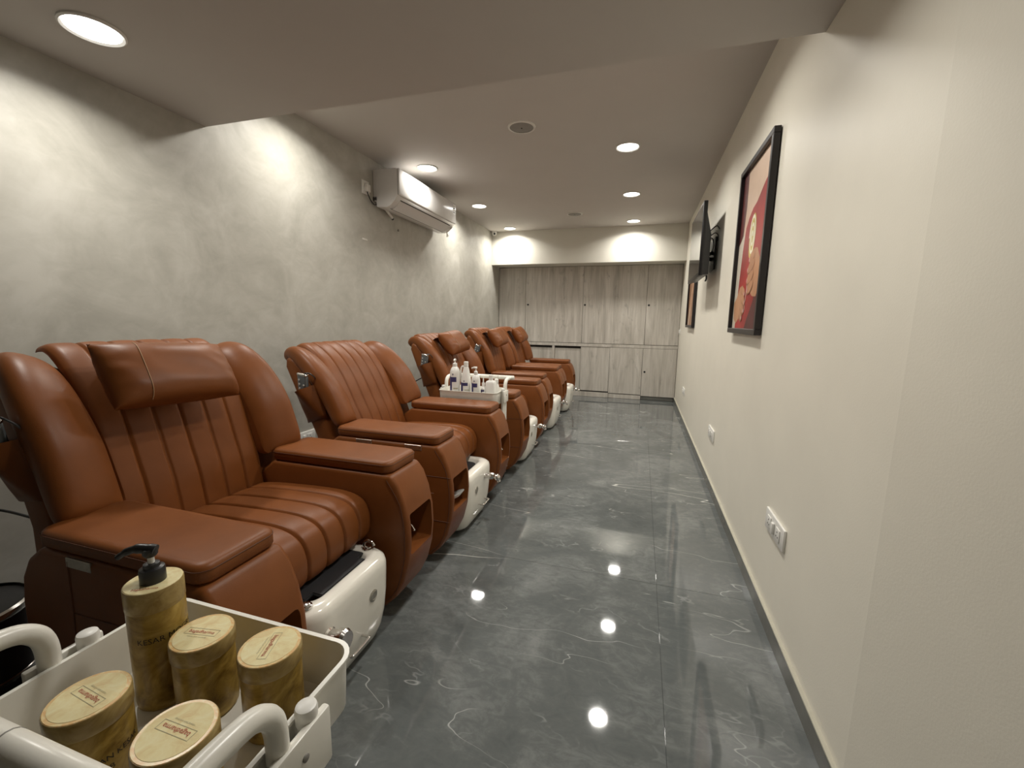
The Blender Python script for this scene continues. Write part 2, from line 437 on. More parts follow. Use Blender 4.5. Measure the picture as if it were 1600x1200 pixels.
# ------------------------------------------------------------------ pedicure chairs
X0 = -1.20
ARM = [(.315, .604), (.345, .565), (.37, .50), (.386, .42), (.39, .34), (.382, .25), (.36, .165), (.325, .095), (.275, .045), (.20, .018),
       (-.24, .018), (-.31, .06), (-.342, .16), (-.352, .30), (-.352, .43), (-.335, .51), (-.30, .565), (-.245, .604)]
def make_arm_mesh():
    me = prism_mesh('armrest', ARM, -.11, .11, 0.016, 3)
    o = bpy.data.objects.new('tmp_arm', me); COL.objects.link(o)
    c = bpy.data.objects.new('tmp_cut', bm_mesh('cut', box_bm(.22, .5, -.085, .085, .275, .445, 0.012, 2))); COL.objects.link(c)
    m = o.modifiers.new('b', 'BOOLEAN'); m.operation = 'DIFFERENCE'; m.object = c; m.solver = 'EXACT'
    dg = bpy.context.evaluated_depsgraph_get(); dg.update()
    me2 = bpy.data.meshes.new_from_object(o.evaluated_get(dg))
    bpy.data.objects.remove(o); bpy.data.objects.remove(c)
    me2.materials.clear(); me2.materials.append(LEATHER)
    for p in me2.polygons: p.use_smooth = True
    me2.set_sharp_from_angle(angle=math.radians(35))
    return me2
def channel_pad(name, path, hw, grooves, thick, crown, gd=0.011, gw=0.006, ny=110, np_=34, edge=0.03, puff=0.008, flip=1):
    path = catmull([(x, 0, z) for x, z in path], np_)
    v, f = [], []
    ys = [-hw + 2*hw*k/ny for k in range(ny+1)]
    sides = []
    for side in (1, 0):
        base = len(v)
        for i, p in enumerate(path):
            a = path[max(i-1, 0)]; b = path[min(i+1, np_)]
            tv = (b-a).normalized(); nrm = Vector((tv.z, 0, -tv.x))*flip
            for y in ys:
                if side:
                    u = abs(y)/hw
                    h = crown*(1-u*u)
                    gs = sorted([-hw]+list(grooves)+[hw])
                    for q in range(len(gs)-1):
                        if gs[q] <= y <= gs[q+1]:
                            s = (y-gs[q])/(gs[q+1]-gs[q]); h += puff*(1-(2*s-1)**2)
                    d = min(abs(y-g) for g in grooves); h -= gd*math.exp(-(d/gw)**2)
                    e = (hw-abs(y))/edge
                    if e < 1: h -= 0.02*(1-math.sqrt(max(0, 1-(1-e)**2)))
                    q = p + nrm*(h)
                else:
                    q = p - nrm*thick
                v.append((q.x, y, q.z))
        sides.append(base)
    n = ny+1
    for base in sides:
        for i in range(np_):
            for k in range(ny):
                f.append((base+i*n+k, base+i*n+k+1, base+(i+1)*n+k+1, base+(i+1)*n+k))
    A, B = sides
    for i in range(np_):
        f.append((A+i*n, A+(i+1)*n, B+(i+1)*n, B+i*n)); f.append((A+i*n+ny, A+(i+1)*n+ny, B+(i+1)*n+ny, B+i*n+ny))
    for k in range(ny):
        f.append((A+k, A+k+1, B+k+1, B+k)); f.append((A+np_*n+k, A+np_*n+k+1, B+np_*n+k+1, B+np_*n+k))
    me = pyd(name, v, f); me.materials.append(LEATHER)
    for p in me.polygons: p.use_smooth = True
    me.set_sharp_from_angle(angle=math.radians(60))
    return me
PIV = (-0.30, 0.58)
def rel(pts): return [(x-PIV[0], z-PIV[1]) for x, z in pts]
def make_wing(sign):
    path = catmull([(x, 0, z) for x, z in rel([(-.275, .638), (-.315, .715), (-.370, .812), (-.436, .892), (-.505, .955), (-.575, .995), (-.635, .995), (-.672, .955)])], 36)
    hts = [.056, .062, .064, .062, .060, .056, .050, .046]
    rings = []
    N = 36
    for i, p in enumerate(path):
        s = i/N
        a = path[max(i-1, 0)]; b = path[min(i+1, N)]
        t = (b-a).normalized(); nrm = Vector((t.z, 0, -t.x))
        k = s*7; j = min(int(k), 6); ht = hts[j]+(hts[j+1]-hts[j])*(k-j)
        inner = 0.248; outer = 0.425 - 0.085*max(0, (s-0.35)/0.65)**1.8
        endr = 0.10
        if s < endr: e = math.sqrt(max(0.0, 1-(1-s/endr)**2))*0.55+0.45
        elif s > 0.9: e = math.sqrt(max(0.0, 1-((s-0.9)/0.1)**2))*0.5+0.5
        else: e = 1
        cy, hy = (inner+outer)/2, (outer-inner)/2*(0.8+0.2*e)
        ring = []
        for q in range(28):
            an = 2*PI*q/28; c, sn = math.cos(an), math.sin(an)
            yy = cy + hy*math.copysign(abs(c)**0.8, c); dd = ht*e*math.copysign(abs(sn)**0.85, sn)
            ww = (yy-inner)/(outer-inner)
            if sn > 0: dd -= (0.052*max(0, 1-ww)**1.3)*e
            pt = p + nrm*dd; ring.append((pt.x, sign*yy, pt.z))
        rings.append(ring)
    me = rings_mesh('side_bolster', rings, True, 70); me.materials.append(LEATHER); return me
SHELL = rel([(-.44, .47), (-.452, .56), (-.503, .667), (-.570, .79), (-.632, .93), (-.625, .985), (-.575, .975), (-.50, .895), (-.445, .81),
             (-.40, .72), (-.36, .63), (-.325, .53), (-.32, .44), (-.40, .44)])
GROOVES = [-.172, -.086, 0.0, .086, .172]
arm_me = make_arm_mesh()
# round the pad corners in plan
seat_me = channel_pad('seat_cushion', [(-.33, .495), (-.24, .515), (-.10, .525), (.06, .530), (.15, .524), (.205, .50), (.229, .455), (.232, .41), (.224, .37), (.195, .352)],
                      0.254, GROOVES, 0.05, 0.006, 0.008, 0.005, puff=0.003, ny=160, flip=-1)
back_me = channel_pad('back_panel', rel([(-.275, .49), (-.295, .55), (-.325, .634), (-.365, .715), (-.405, .80), (-.452, .885), (-.510, .960), (-.565, 1.010),
                                         (-.612, 1.040), (-.652, 1.048), (-.685, 1.036)]), 0.260, GROOVES, 0.018, 0.003, 0.006, 0.0045, puff=0.003, ny=160)
wing_l, wing_r = make_wing(-1), make_wing(1)
shell_me = prism_mesh('backrest', SHELL, -.395, .395, 0.02, 3); shell_me.materials.append(LEATHER)
base_me = bm_mesh('base', box_bm(-.30, .16, -.255, .255, .02, .36, 0.01, 2), 40); base_me.materials.append(LEATHER)
def pocket_mesh():
    # pouch on the near outer side: a half cup opening upwards, lip pulled out
    top = rel([(-.545, .805), (-.50, .83), (-.455, .85), (-.41, .855)])
    bot = rel([(-.50, .63), (-.455, .645), (-.41, .66), (-.375, .67)])
    rings = []
    for s in range(9):
        u = s/8
        row_o, row_i = [], []
        for q in range(13):
            w_ = q/12
            def at(P):
                k = w_*3; j = min(int(k), 2); a = Vector((P[j][0], 0, P[j][1])); b = Vector((P[j+1][0], 0, P[j+1][1])); return a.lerp(b, k-j)
            p = at(bot).lerp(at(top), u)
            bulge = math.sin(PI*w_)**0.6*(0.010+0.080*u**0.9) * (1+0.12*math.sin(9*w_+3*u))
            row_o.append((p.x, -.393-bulge, p.z - 0.02*math.sin(PI*w_)*u)); row_i.append((p.x, -.391-max(0, bulge-.007), p.z - 0.02*math.sin(PI*w_)*u))
        rings.append(row_o+row_i[::-1])
    me = rings_mesh('remote_pocket', rings, True, 80); me.materials.append(LEATHER); return me
pocket_me = pocket_mesh()
def basin_mesh():
    rings = []
    spec = [(.006, .285, .150), (.014, .303, .172), (.035, .322, .185), (.07, .335, .195), (.13, .346, .203), (.20, .352, .207), (.28, .355, .208), (.31, .355, .208), (.328, .351, .204), (.339, .341, .194), (.344, .325, .178)]
    for z, fx, hy in spec:
        hx = (fx+.10)/2; cx = fx-hx
        rings.append(rrect(hx, hy, 0.075, z, cx, 0, 8))
    # inner well
    for z, fx, hy in [(.344, .303, .152), (.338, .297, .146), (.27, .262, .125), (.20, .235, .10)]:
        hx = (fx+.02)/2; cx = fx-hx
        rings.append(rrect(hx, hy, 0.05, z, cx, 0, 8))
    me = rings_mesh('foot_basin', rings, True, 50); me.materials.append(BASIN); return me
basin_me = basin_mesh()
mat_bm = box_bm(.09, .302, -.143, .143, .338, .3465, 0.0, 2)
bmesh.ops.bevel(mat_bm, geom=[e for e in mat_bm.edges if abs(e.verts[0].co.z-e.verts[1].co.z) > .001], offset=.035, segments=6, affect='EDGES')
bmesh.ops.bevel(mat_bm, geom=[e for e in mat_bm.edges if e.calc_length() > 0 and all(v.co.z > .346 for v in e.verts)], offset=.003, segments=2, affect='EDGES')
mat_me = bm_mesh('foot_mat', mat_bm, 40); mat_me.materials.append(RUBBER)
well_bm = bmesh.new(); _r = rrect(.135, .138, .05, .318, .145, 0, 8); well_bm.faces.new([well_bm.verts.new(p) for p in _r]); 
_e = bmesh.ops.extrude_face_region(well_bm, geom=well_bm.faces[:])
for _v in [g for g in _e['geom'] if isinstance(g, bmesh.types.BMVert)]: _v.co.z += 0.004
water_me = bm_mesh('foot_tray', well_bm); water_me.materials.append(RUBBER)
badge_me = lathe_mesh('badge', [(.016, 0), (.016, .003), (.011, .005), (.010, .004)], 24); badge_me.materials.append(STEEL)
handle_me = tube_mesh('drawer_handle', catmull([(0, -.045, 0), (.018, -.045, 0), (.022, -.040, 0), (.022, .040, 0), (.018, .045, 0), (0, .045, 0)], 20), 0.004, 8)
handle_me.materials.append(CHROME)
knob_me = lathe_mesh('faucet_knob', [(.020, 0), (.022, .006), (.018, .010), (.018, .028), (.024, .030), (.026, .045), (.022, .052)], 24); knob_me.materials.append(CHROME)
tap_bm = bmesh.new()
tap_me = tube_mesh('tap', catmull([(0, 0, 0), (.035, 0, 0), (.05, 0, .004), (.07, 0, .004), (.085, 0, -.004), (.092, 0, -.02)], 24),
                   [.010]*6+[.016]*6+[.012]*4+[.015]*5+[.009]*4, 12); tap_me.materials.append(CHROME)
spout_me = tube_mesh('spout', catmull([(-.02, 0, .0), (-.02, 0, .02), (-.005, 0, .034), (.014, 0, .030), (.022, 0, .018)], 16), .006, 10); spout_me.materials.append(CHROME)
cap_me = lathe_mesh('drain_cap', [(.020, 0), (.020, .004), (.014, .006), (.013, .010), (.006, .012)], 20); cap_me.materials.append(CHROME)
hinge_me = bm_mesh('hinge_plate', box_bm(-.045, .045, -.0025, .0025, -.013, .013, .001, 1)); hinge_me.materials.append(STEEL)
def seam_mesh(pts): 
    me = tube_mesh('seam', pts, 0.0016, 6); me.materials.append(LEATHER_D); return me
seam_a = seam_mesh([(.385-.005*0, -.1105, .455), (.20, -.1105, .455), (.03, -.1105, .452), (-.13, -.1105, .448)])
seam_b = seam_mesh([(.372, -.1105, .233), (.20, -.1105, .233), (-.13, -.1105, .230)])
seam_c = seam_mesh([(-.13, -.1105, .59), (-.135, -.1105, .45), (-.15, -.1105, .25), (-.16, -.1105, .05)])
seam_f = seam_mesh(catmull([(.300, .1105, .585), (.352, .1105, .50), (.370, .1105, .42), (.374, .1105, .34), (.366, .1105, .25), (.330, .1105, .13), (.27, .1105, .065)], 24))
stitch_pad = tube_mesh('stitch_line', [(x, y, .638) for x, y, z in rrect(.2873, .1053, .0342, 0, .025, 0, 8)], .0011, 6, True); stitch_pad.materials.append(LEATHER_D)
hook_me = tube_mesh('release_lever', catmull([(0, 0, .02), (.01, 0, 0), (.03, 0, -.02), (.034, 0, -.03)], 12), [.002]*6+[.004]*4+[.007]*3, 8); hook_me.materials.append(CHROME)
# rounded corners in plan for the pads
pad_me = rings_mesh('arm_pad', [rrect(.287-d, .105-d, max(.034-d*.6, .01), z, .025, 0, 8) for d, z in
                    [(.012, .604), (.004, .607), (0, .613), (0, .637), (.002, .643), (.006, .648), (.012, .651), (.022, .6525)]], True, 50); pad_me.materials.append(LEATHER)

CH_POS = {}
CH_DX = {4: -.04, 5: -.055}        # the last two stand a little closer to the wall, their basins pulled out
def chair(idx, y, ang, label, first):
    t = thing('pedicure_chair', label, 'armchair', (X0+CH_DX.get(idx, 0), y, 0), 0, 'brown pedicure chairs along the plaster wall')
    CH_POS[idx] = (y, ang)
    for s in (-1, 1):
        a = link_mesh('armrest', arm_me, None, t, (0, s*.365, 0))
        link_mesh('arm_pad', pad_me, None, a); link_mesh('stitch_line', stitch_pad, None, a)
        o_ = (0, 0.221 if s > 0 else 0, 0)
        link_mesh('seam', seam_a, None, a, o_); link_mesh('seam', seam_b, None, a, o_); link_mesh('seam', seam_c, None, a, o_)
        f1 = link_mesh('seam', seam_f, None, a); f2 = link_mesh('seam', seam_f, None, a, (0, -.221, 0))
        for hx in (-.06, .215):
            h = link_mesh('hinge_plate', hinge_me, None, a, (hx-.03, s*.109, .588)); h['label'] = 'silver hinge plate'
        if s > 0 and idx < 3: link_mesh('release_lever', hook_me, None, a, (.350, -.045, .39)).scale = (.8, .8, 1.0)
    link_mesh('base', base_me, None, t)
    link_mesh('seat_cushion', seat_me, None, t)
    b = link_mesh('backrest', shell_me, None, t, (PIV[0], 0, PIV[1]), (0, math.radians(ang), 0))
    link_mesh('back_panel', back_me, None, b); link_mesh('side_bolster', wing_l, None, b); link_mesh('side_bolster', wing_r, None, b)
    link_mesh('remote_pocket', pocket_me, None, b)
    bs = link_mesh('foot_basin', basin_me, None, t, (-1.1*CH_DX.get(idx, 0), 0, 0)); bs['label'] = 'white foot basin'
    if idx == 1: link_mesh('foot_mat', mat_me, None, bs)['label'] = 'black rubber foot mat'
    else: link_mesh('foot_tray', water_me, None, bs)
    link_mesh('badge', badge_me, None, bs, (.352, .075 if idx == 1 else -.07, .235), (0, PI/2, 0)).scale = (1.3, 1.3, 1.3)
    link_mesh('drawer_handle', handle_me, None, bs, (.345, -.03 if idx == 1 else .03, .125)).scale = (1.4, 1.0, 1.2)
    if idx == 1:
        link_mesh('faucet_knob', knob_me, None, bs, (.345, -.145, .245), (0, PI/2, 0)).scale = (1.35, 1.35, 1.35)
        link_mesh('spout', spout_me, None, bs, (.272, .172, .342)); link_mesh('drain_cap', cap_me, None, bs, (.268, .172, .344))
        link_mesh('drain_cap', cap_me, None, bs, (.29, -.165, .344))
    else:
        link_mesh('tap', tap_me, None, bs, (.345, .06, .275)).scale = (1.1, 1.35, 1.35); link_mesh('spout', spout_me, None, bs, (.14, .155, .335))
    return t
chair(1, 1.09, 10, 'nearest brown leather pedicure chair, with headrest pillow and black mat on its basin', True)
chair(2, 2.22, 0, 'second brown leather pedicure chair from the front, without a headrest pillow', False)
chair(3, 3.50, 3, 'third brown leather pedicure chair, just behind the white trolley of bottles', False)
chair(4, 4.66, 10, 'fourth brown leather pedicure chair from the front, next to last before the cabinets', False)
chair(5, 5.63, 10, 'farthest brown leather pedicure chair, closest to the grey oak cabinets', False)
def back_point(idx, x, yl, z, pose=10):
    """point given in chair coordinates for a back leaning as in the nearest chair -> world point, extra tilt"""
    y, ang = CH_POS[idx]; a = math.radians(ang-pose)
    dx, dz = x-PIV[0], z-PIV[1]
    return Vector((X0+CH_DX.get(idx, 0)+PIV[0]+dx*math.cos(a)+dz*math.sin(a), y+yl, PIV[1]-dx*math.sin(a)+dz*math.cos(a))), a

# headrest pillows
def pillow_mesh(seed):
    rnd = random.Random(seed)
    ph = [rnd.uniform(0, 6) for _ in range(6)]
    nu, nv = 48, 30
    W, H, T = .20, .110, .066
    v, f = [], []
    for side in (1, -1):
        for j in range(nv+1):
            for i in range(nu+1):
                a = -1+2*i/nu; b = -1+2*j/nv
                pin = 1-0.06*(1-b*b)*abs(a)**3; pinb = 1-0.10*(1-a*a)*abs(b)**3
                th = T*((1-a**4)**.55)*((1-b**4)**.55)
                wr = 0.0022*math.sin(14*a+6*b+ph[0])*abs(a)**2+0.0030*math.sin(13*b+5*a+ph[1])*abs(a)**4+0.001*math.sin(6*b+4*a+ph[2])
                sag = -0.012*b*(1-a*a)
                d = side*(th*(1.0 + (0.18*(-b) if side > 0 else 0)) + wr*(th/T))
                v.append((d, a*W*pinb, b*H*pin))
    n = (nu+1)*(nv+1)
    for s in (0, n):
        for j in range(nv):
            for i in range(nu):
                f.append((s+j*(nu+1)+i, s+j*(nu+1)+i+1, s+(j+1)*(nu+1)+i+1, s+(j+1)*(nu+1)+i))
    bm = bmesh.new(); vs = [bm.verts.new(p) for p in v]
    for q in f: bm.faces.new([vs[k] for k in q])
    bmesh.ops.remove_doubles(bm, verts=bm.verts, dist=1e-5)
    bmesh.ops.recalc_face_normals(bm, faces=bm.faces)
    me = bm_mesh('cushion', bm, 80); me.materials.append(LEATHER); return me
strap_me = tube_mesh('strap', catmull([(-.02, 0, .07), (-.055, 0, .10), (-.10, 0, .118), (-.15, 0, .11), (-.175, 0, .085)], 16), .09, 4, False, (1.0, .03)); strap_me.materials.append(LEATHER)
_pts = []
for _k in range(25):
    _b = -0.93+1.86*_k/24; _a = -.56+.05*_b
    _th = .066*((1-_a**4)**.55)*((1-_b**4)**.55)*(1-.18*_b)
    _pts.append((_th+.0012, _a*.20*(1-.10*(1-_a*_a)*abs(_b)**3), _b*.110*(1-.06*(1-_b*_b)*abs(_a)**3)))
stitch_me = tube_mesh('stitching', _pts, .0013, 6); stitch_me.materials.append(plain('tan_thread', (.42, .25, .13), .6))
PIL_LAB = {1: 'plump brown leather headrest pillow on the nearest chair', 3: 'brown leather headrest pillow on the third chair above the white bottles',
           4: 'brown leather headrest pillow on the fourth chair from the front', 5: 'brown leather headrest pillow on the farthest chair'}
for idx in (1, 3, 4, 5):
    p, a = back_point(idx, -.315, -.055, 1.005)
    t = thing('headrest_pillow', PIL_LAB[idx], 'pillow', p, 0, 'headrest pillows')
    t.rotation_euler = (math.radians(-3 if idx == 1 else 4), a+math.radians(-30), 0)
    c = link_mesh('cushion', pillow_mesh(idx), None, t); link_mesh('stitching', stitch_me, None, c)
    link_mesh('strap', strap_me, None, t)

# remote controls in the pockets
rem_bm = box_bm(-.028, .028, -.012, .012, -.075, .075, .008, 3); rem_me = bm_mesh('casing', rem_bm, 40); rem_me.materials.append(REMOTE)
remtop = bm_mesh('end_cap', box_bm(-.029, .029, -.013, .013, .066, .080, .006, 3), 40); remtop.materials.append(CHROME)
btn = lathe_mesh('button', [(.005, 0), (.005, .002)], 10); btn.materials.append(PLASTIC)
REM_LAB = {1: 'grey remote control in the side pocket at the left edge, nearest chair', 2: 'grey remote control standing in the side pocket of the second chair',
           3: 'grey remote control in the side pocket of the third chair', 4: 'grey remote control in the side pocket of the fourth chair'}
for idx in (1, 2, 3, 4):
    p, a = back_point(idx, -.475, -.437, .835, 0)
    t = thing('remote_control', REM_LAB[idx], 'remote control', p, 0, 'remote controls in chair pockets')
    t.rotation_euler = (math.radians(14), a+math.radians(12), 0)
    cs = link_mesh('casing', rem_me, None, t); link_mesh('end_cap', remtop, None, t)
    for q, (bx_, bz_) in enumerate([(-.014, .02), (.014, .02), (-.014, -.005), (.014, -.005), (-.014, .045)]): link_mesh('button', btn, None, cs, (bx_, -.012, bz_), (PI/2, 0, 0))
    cm = tube_mesh('cord', catmull([(0, 0, .075), (.03, .01, .085), (.055, .03, .05), (.06, .03, -.03), (.035, .02, -.10)], 24), .003, 6)
    link_mesh('cord', cm, BLACK, t)
# power cords between the chairs and the wall
for idx, lab, pts in [(1, 'black power cord crossing the wall behind the nearest chair', [(XL+.006, 0.72, .545), (XL+.15, .82, .515), (-1.95, .84, .50), (-1.75, .85, .49), (-1.555, .86, .47)]),
                      (3, 'thin black cord looping behind the third chair back', [(-1.70, 3.10, .72), (-1.80, 3.09, .66), (-1.86, 3.10, .58), (-1.80, 3.12, .50), (-1.72, 3.14, .44), (-1.555, 3.16, .42)])]:
    tag(link_mesh('power_cord', tube_mesh('power_cord', catmull(pts, 24), .0045, 6), BLACK), lab, 'cable')

# white dish in the cubby of the second chair
dish = tag(link_mesh('dish', lathe_mesh('dish', [(.02, 0), (.024, .002), (.052, .016), (.054, .019), (.050, .018), (.02, .005)], 28), PLASTIC, None, (X0+.345, 2.22-.365+.03, .300), (0, math.radians(-25), 0)),
           'small white dish in the front cubby of the second chair', 'dish')

# ------------------------------------------------------------------ trolleys
TRL, TRW = .40, .27
def tray_mesh(depth=.10, L=TRL):
    hx, hy, R = L/2, TRW/2, .035
    rings = [rrect(hx-.014, hy-.014, R-.01, .0), rrect(hx-.004, hy-.004, R, .012), rrect(hx-.001, hy-.001, R, depth-.006), rrect(hx+.003, hy+.003, R+.003, depth-.004),
             rrect(hx+.003, hy+.003, R+.003, depth), rrect(hx-.004, hy-.004, R-.003, depth), rrect(hx-.005, hy-.005, R-.003, depth-.006), rrect(hx-.008, hy-.008, R-.003, .014), rrect(hx-.018, hy-.018, R-.012, .004)]
    me = rings_mesh('tray', rings, True, 40); me.materials.append(WHITE); return me
sock_me = lathe_mesh('post_cap', [(.014, -.012), (.0145, .006), (.013, .011), (.010, .0125)], 20); sock_me.materials.append(PLASTIC)
clip_me = bm_mesh('bracket', box_bm(-.006, .006, -.048, .048, -.085, .0, .004, 2), 40); clip_me.materials.append(WHITE)
rivet_me = lathe_mesh('rivet', [(.005, 0), (.005, .002), (.003, .003)], 14); rivet_me.materials.append(GREY)
wheel_me = lathe_mesh('wheel', [(.008, -.011), (.024, -.011), (.027, -.008), (.027, .008), (.024, .011), (.008, .011)], 24); wheel_me.materials.append(RUBBER)
fork_me = bm_mesh('fork', box_bm(-.012, .012, -.014, .014, .028, .062, .004, 2), 40); fork_me.materials.append(BLACK)
def cart(label, x, y, rz, zr, TRL=TRL):
    """zr: height of the upper rim; handle bar on the local -Y side"""
    t = thing('trolley', label, 'trolley', (x, y, 0), rz, 'white three-tier trolleys')
    tray_me = tray_mesh(.10, TRL)
    for z in (zr-.10, zr-.37, zr-.60): link_mesh('tray', tray_me, None, t, (0, 0, z))
    for s in (-1, 1):
        px = s*(TRL/2+.014)
        link_mesh('post', tube_mesh('post', [(px, .012, .075), (px, .012, zr+.004)], .012, 14), WHITE, t)
        link_mesh('post', tube_mesh('post', [(px, -.035, .075), (px, -.035, zr-.01)], .012, 14), WHITE, t)
        link_mesh('post_cap', sock_me, None, t, (px, .012, zr+.004))
        for z in (zr, zr-.27, zr-.50):
            c = link_mesh('bracket', clip_me, None, t, (s*(TRL/2+.026), -.012, z)); link_mesh('rivet', rivet_me, None, c, (s*.006, 0, -.032), (0, s*PI/2, 0))
        for yy in (-.10, .09):
            link_mesh('strut', tube_mesh('strut', [(s*(TRL/2-.03), yy, .060), (s*(TRL/2-.03), yy, zr-.595)], .010, 10), WHITE, t)
            fk = link_mesh('caster', fork_me, None, t, (s*(TRL/2-.03), yy, 0)); link_mesh('wheel', wheel_me, None, fk, (0, 0, .0275), (PI/2, 0, 0))
    hp = []
    px = TRL/2+.014
    half = [(px, -.035, zr-.012), (px, -.036, zr+.030), (px, -.045, zr+.054), (px, -.068, zr+.070), (px, -.11, zr+.074), (px, -.152, zr+.074)]
    for s in (-1, 1):
        link_mesh('handle_arm', tube_mesh('handle_arm', catmull([(s*a, b, c) for a, b, c in half], 30), .0135, 14), WHITE, t)
    link_mesh('handle_bar', tube_mesh('handle_bar', [(-px-.03, -.165, zr+.074), (-px-.026, -.165, zr+.074), (px+.026, -.165, zr+.074), (px+.03, -.165, zr+.074)], [.009, .0155, .0155, .009], 16), WHITE, t)
    for s in (-.6, .0):
        link_mesh('collar', tube_mesh('collar', [(px*s, -.165, zr+.074), (px*s+.002, -.165, zr+.074)], .0159, 16), GREY, t)
    return t
C1X, C1Y, ZR = -.607, .378, .68
cart('white three-tier trolley in the foreground holding the golden jars', C1X, C1Y, 0, ZR)
C2X, C2Y = -1.155, 2.865
cart('white trolley of white bottles between the second and third chairs', C2X, C2Y, PI, ZR+.015, .44)

# ------------------------------------------------------------------ golden jars on the near trolley
JZ = ZR-.10+.0045
R_J, H_J = .0425, .128
jar_body = lathe_mesh('body', [(.038, 0), (.0405, .003), (.041, .010), (.041, .100), (.0405, .104)], 40); jar_body.materials.append(JAR)
jar_cap = lathe_mesh('lid', [(.0415, .102), (.0428, .104), (.0428, .126), (.0418, .128)], 40); jar_cap.materials.append(JARCAP)
lid_edge = lathe_mesh('lid_rim', [(.0418, .1278), (.041, .1288), (.036, .1288)], 40); lid_edge.materials.append(LIDEDGE)
lid_top = lathe_mesh('lid_print', [(.0375, .1283), (.037, .1292), (.0, .1292)], 40, False); lid_top.materials.append(LIDTOP)
word_me = text_mesh('wordmark', 'bagadharma', .0088); word_me.materials.append(REDINK)
def frame_rect(a, b, w_):
    bm = bmesh.new()
    for x0, x1, y0, y1 in ((-a, a, b-w_, b), (-a, a, -b, -b+w_), (-a, -a+w_, -b, b), (a-w_, a, -b, b)): box_bm(x0, x1, y0, y1, 0, .0001, bm=bm)
    return bm_mesh('border', bm)
bord_me = frame_rect(.026, .0065, .0006); bord_me.materials.append(GREYINK)
line_me = text_mesh('caption', 'natural bath and body', .0036); line_me.materials.append(GREYINK)
def jar(x, y, rz, label, text, trz, lines):
    t = thing('jar', label, 'jar', (x, y, JZ), 0, 'golden printed jars on the trolley')
    bd = link_mesh('body', jar_body, None, t)
    ld = link_mesh('lid', jar_cap, None, t); link_mesh('lid_rim', lid_edge, None, ld); lt = link_mesh('lid_print', lid_top, None, ld)
    M = Matrix.Rotation(rz, 4, 'Z')
    for me, off in ((word_me, (0, 0, .1296)), (bord_me, (0, 0, .1294)), (line_me, (0, -.0105, .1296))):
        p = M @ Vector(off); link_mesh(me.name.split('.')[0], me, None, ld, p, (0, 0, rz))
    for k, s in enumerate(text):
        tm = wrap_text(text_mesh('lettering', s, .0105), .0413); link_mesh('lettering', tm, INK, bd, (0, 0, .060-.014*k), (0, 0, trz))
jar(-.653, .302, math.radians(175), 'golden printed jar at the front left of the near trolley', ['CHANDAN KESAR', 'RUB'], math.radians(72), 2)
jar(-.500, .303, math.radians(180), 'golden printed jar nearest the trolley handle, cut by the bottom edge', [], 0, 0)
jar(-.625, .430, math.radians(10), 'golden printed jar in the middle, touching the tall pump bottle', [], 0, 0)
jar(-.503, .440, math.radians(-70), 'golden printed jar at the right rear corner of the near trolley', [], 0, 0)
pb_t = thing('pump_bottle', 'tall golden printed pump bottle with black pump on the near trolley', 'bottle', (-.712, .425, JZ))
pbd = link_mesh('body', lathe_mesh('body', [(.034, 0), (.0365, .003), (.0375, .012), (.0375, .165), (.0372, .168)], 40), JAR, pb_t)
link_mesh('cap_band', lathe_mesh('cap_band', [(.0376, .166), (.0382, .168), (.0382, .199), (.0374, .201)], 40), JARCAP, pb_t)
link_mesh('shoulder', lathe_mesh('shoulder', [(.0374, .2005), (.036, .2018), (.0, .2018)], 40, False), LIDTOP, pb_t)
link_mesh('collar', lathe_mesh('collar', [(.0165, .2015), (.0168, .203), (.0168, .220), (.0160, .224), (.0110, .226), (.0105, .231), (.0075, .232)], 28), BLACK, pb_t)
link_mesh('stem', lathe_mesh('stem', [(.0045, .231), (.0045, .245)], 14), PLASTIC, pb_t)
nz = tube_mesh('pump_head', catmull([(.008, 0, .252), (0, 0, .254), (-.018, 0, .256), (-.034, 0, .251), (-.046, 0, .243)], 20), [.0085]*6+[.0075]*5+[.006]*5+[.0045]*5, 12)
link_mesh('pump_head', nz, BLACK, pb_t, (0, 0, 0), (0, 0, math.radians(25)))
link_mesh('pump_neck', lathe_mesh('pump_neck', [(.0075, .243), (.010, .247), (.0095, .256)], 16), BLACK, pb_t)
tm = wrap_text(text_mesh('lettering', 'KESAR MOGRA', .0125), .0378); link_mesh('lettering', tm, INK, pbd, (0, 0, .122), (0, 0, math.radians(78)))
tm = wrap_text(text_mesh('lettering', 'bagadharma', .007), .0384)
_w = text_mesh('wordmark', 'bagadharma', .0075); link_mesh('wordmark', _w, REDINK, pb_t, (.012, -.02, .2022), (0, 0, math.radians(30)))

# ------------------------------------------------------------------ white bottles on the far trolley
BZ = ZR+.015-.10+.0045
def label_patch(name, r, a0, a1, z0, z1, mat, parent, n=14, wave=0.0):
    v, f = [], []
    for i in range(n+1):
        a = a0+(a1-a0)*i/n; zz1 = z1 - wave*(i/n)**2; 
        for z in (z0, zz1): v.append((r*math.sin(a), -r*math.cos(a), z))
    for i in range(n): f.append((2*i, 2*i+2, 2*i+3, 2*i+1))
    return link_mesh(name, pyd(name, v, f), mat, parent)
def lot_label(parent, r, z0, z1):
    h = z1-z0; q = .38
    label_patch('label_swoosh', r+.0004, -1.3+q, -.62+q, z0-.3*h, z1-.05*h, NAVY, parent, wave=.15*h)
    label_patch('label_band', r+.0005, -.95+q, .30+q, z1-.42*h, z1-.10*h, NAVY, parent)
    label_patch('label_line', r+.0004, -.3+q, .6+q, z0+.12*h, z0+.19*h, GREYINK, parent)
    label_patch('label_mark', r+.0004, -.5+q, -.3+q, z1+.02*h, z1+.13*h, NAVY, parent)
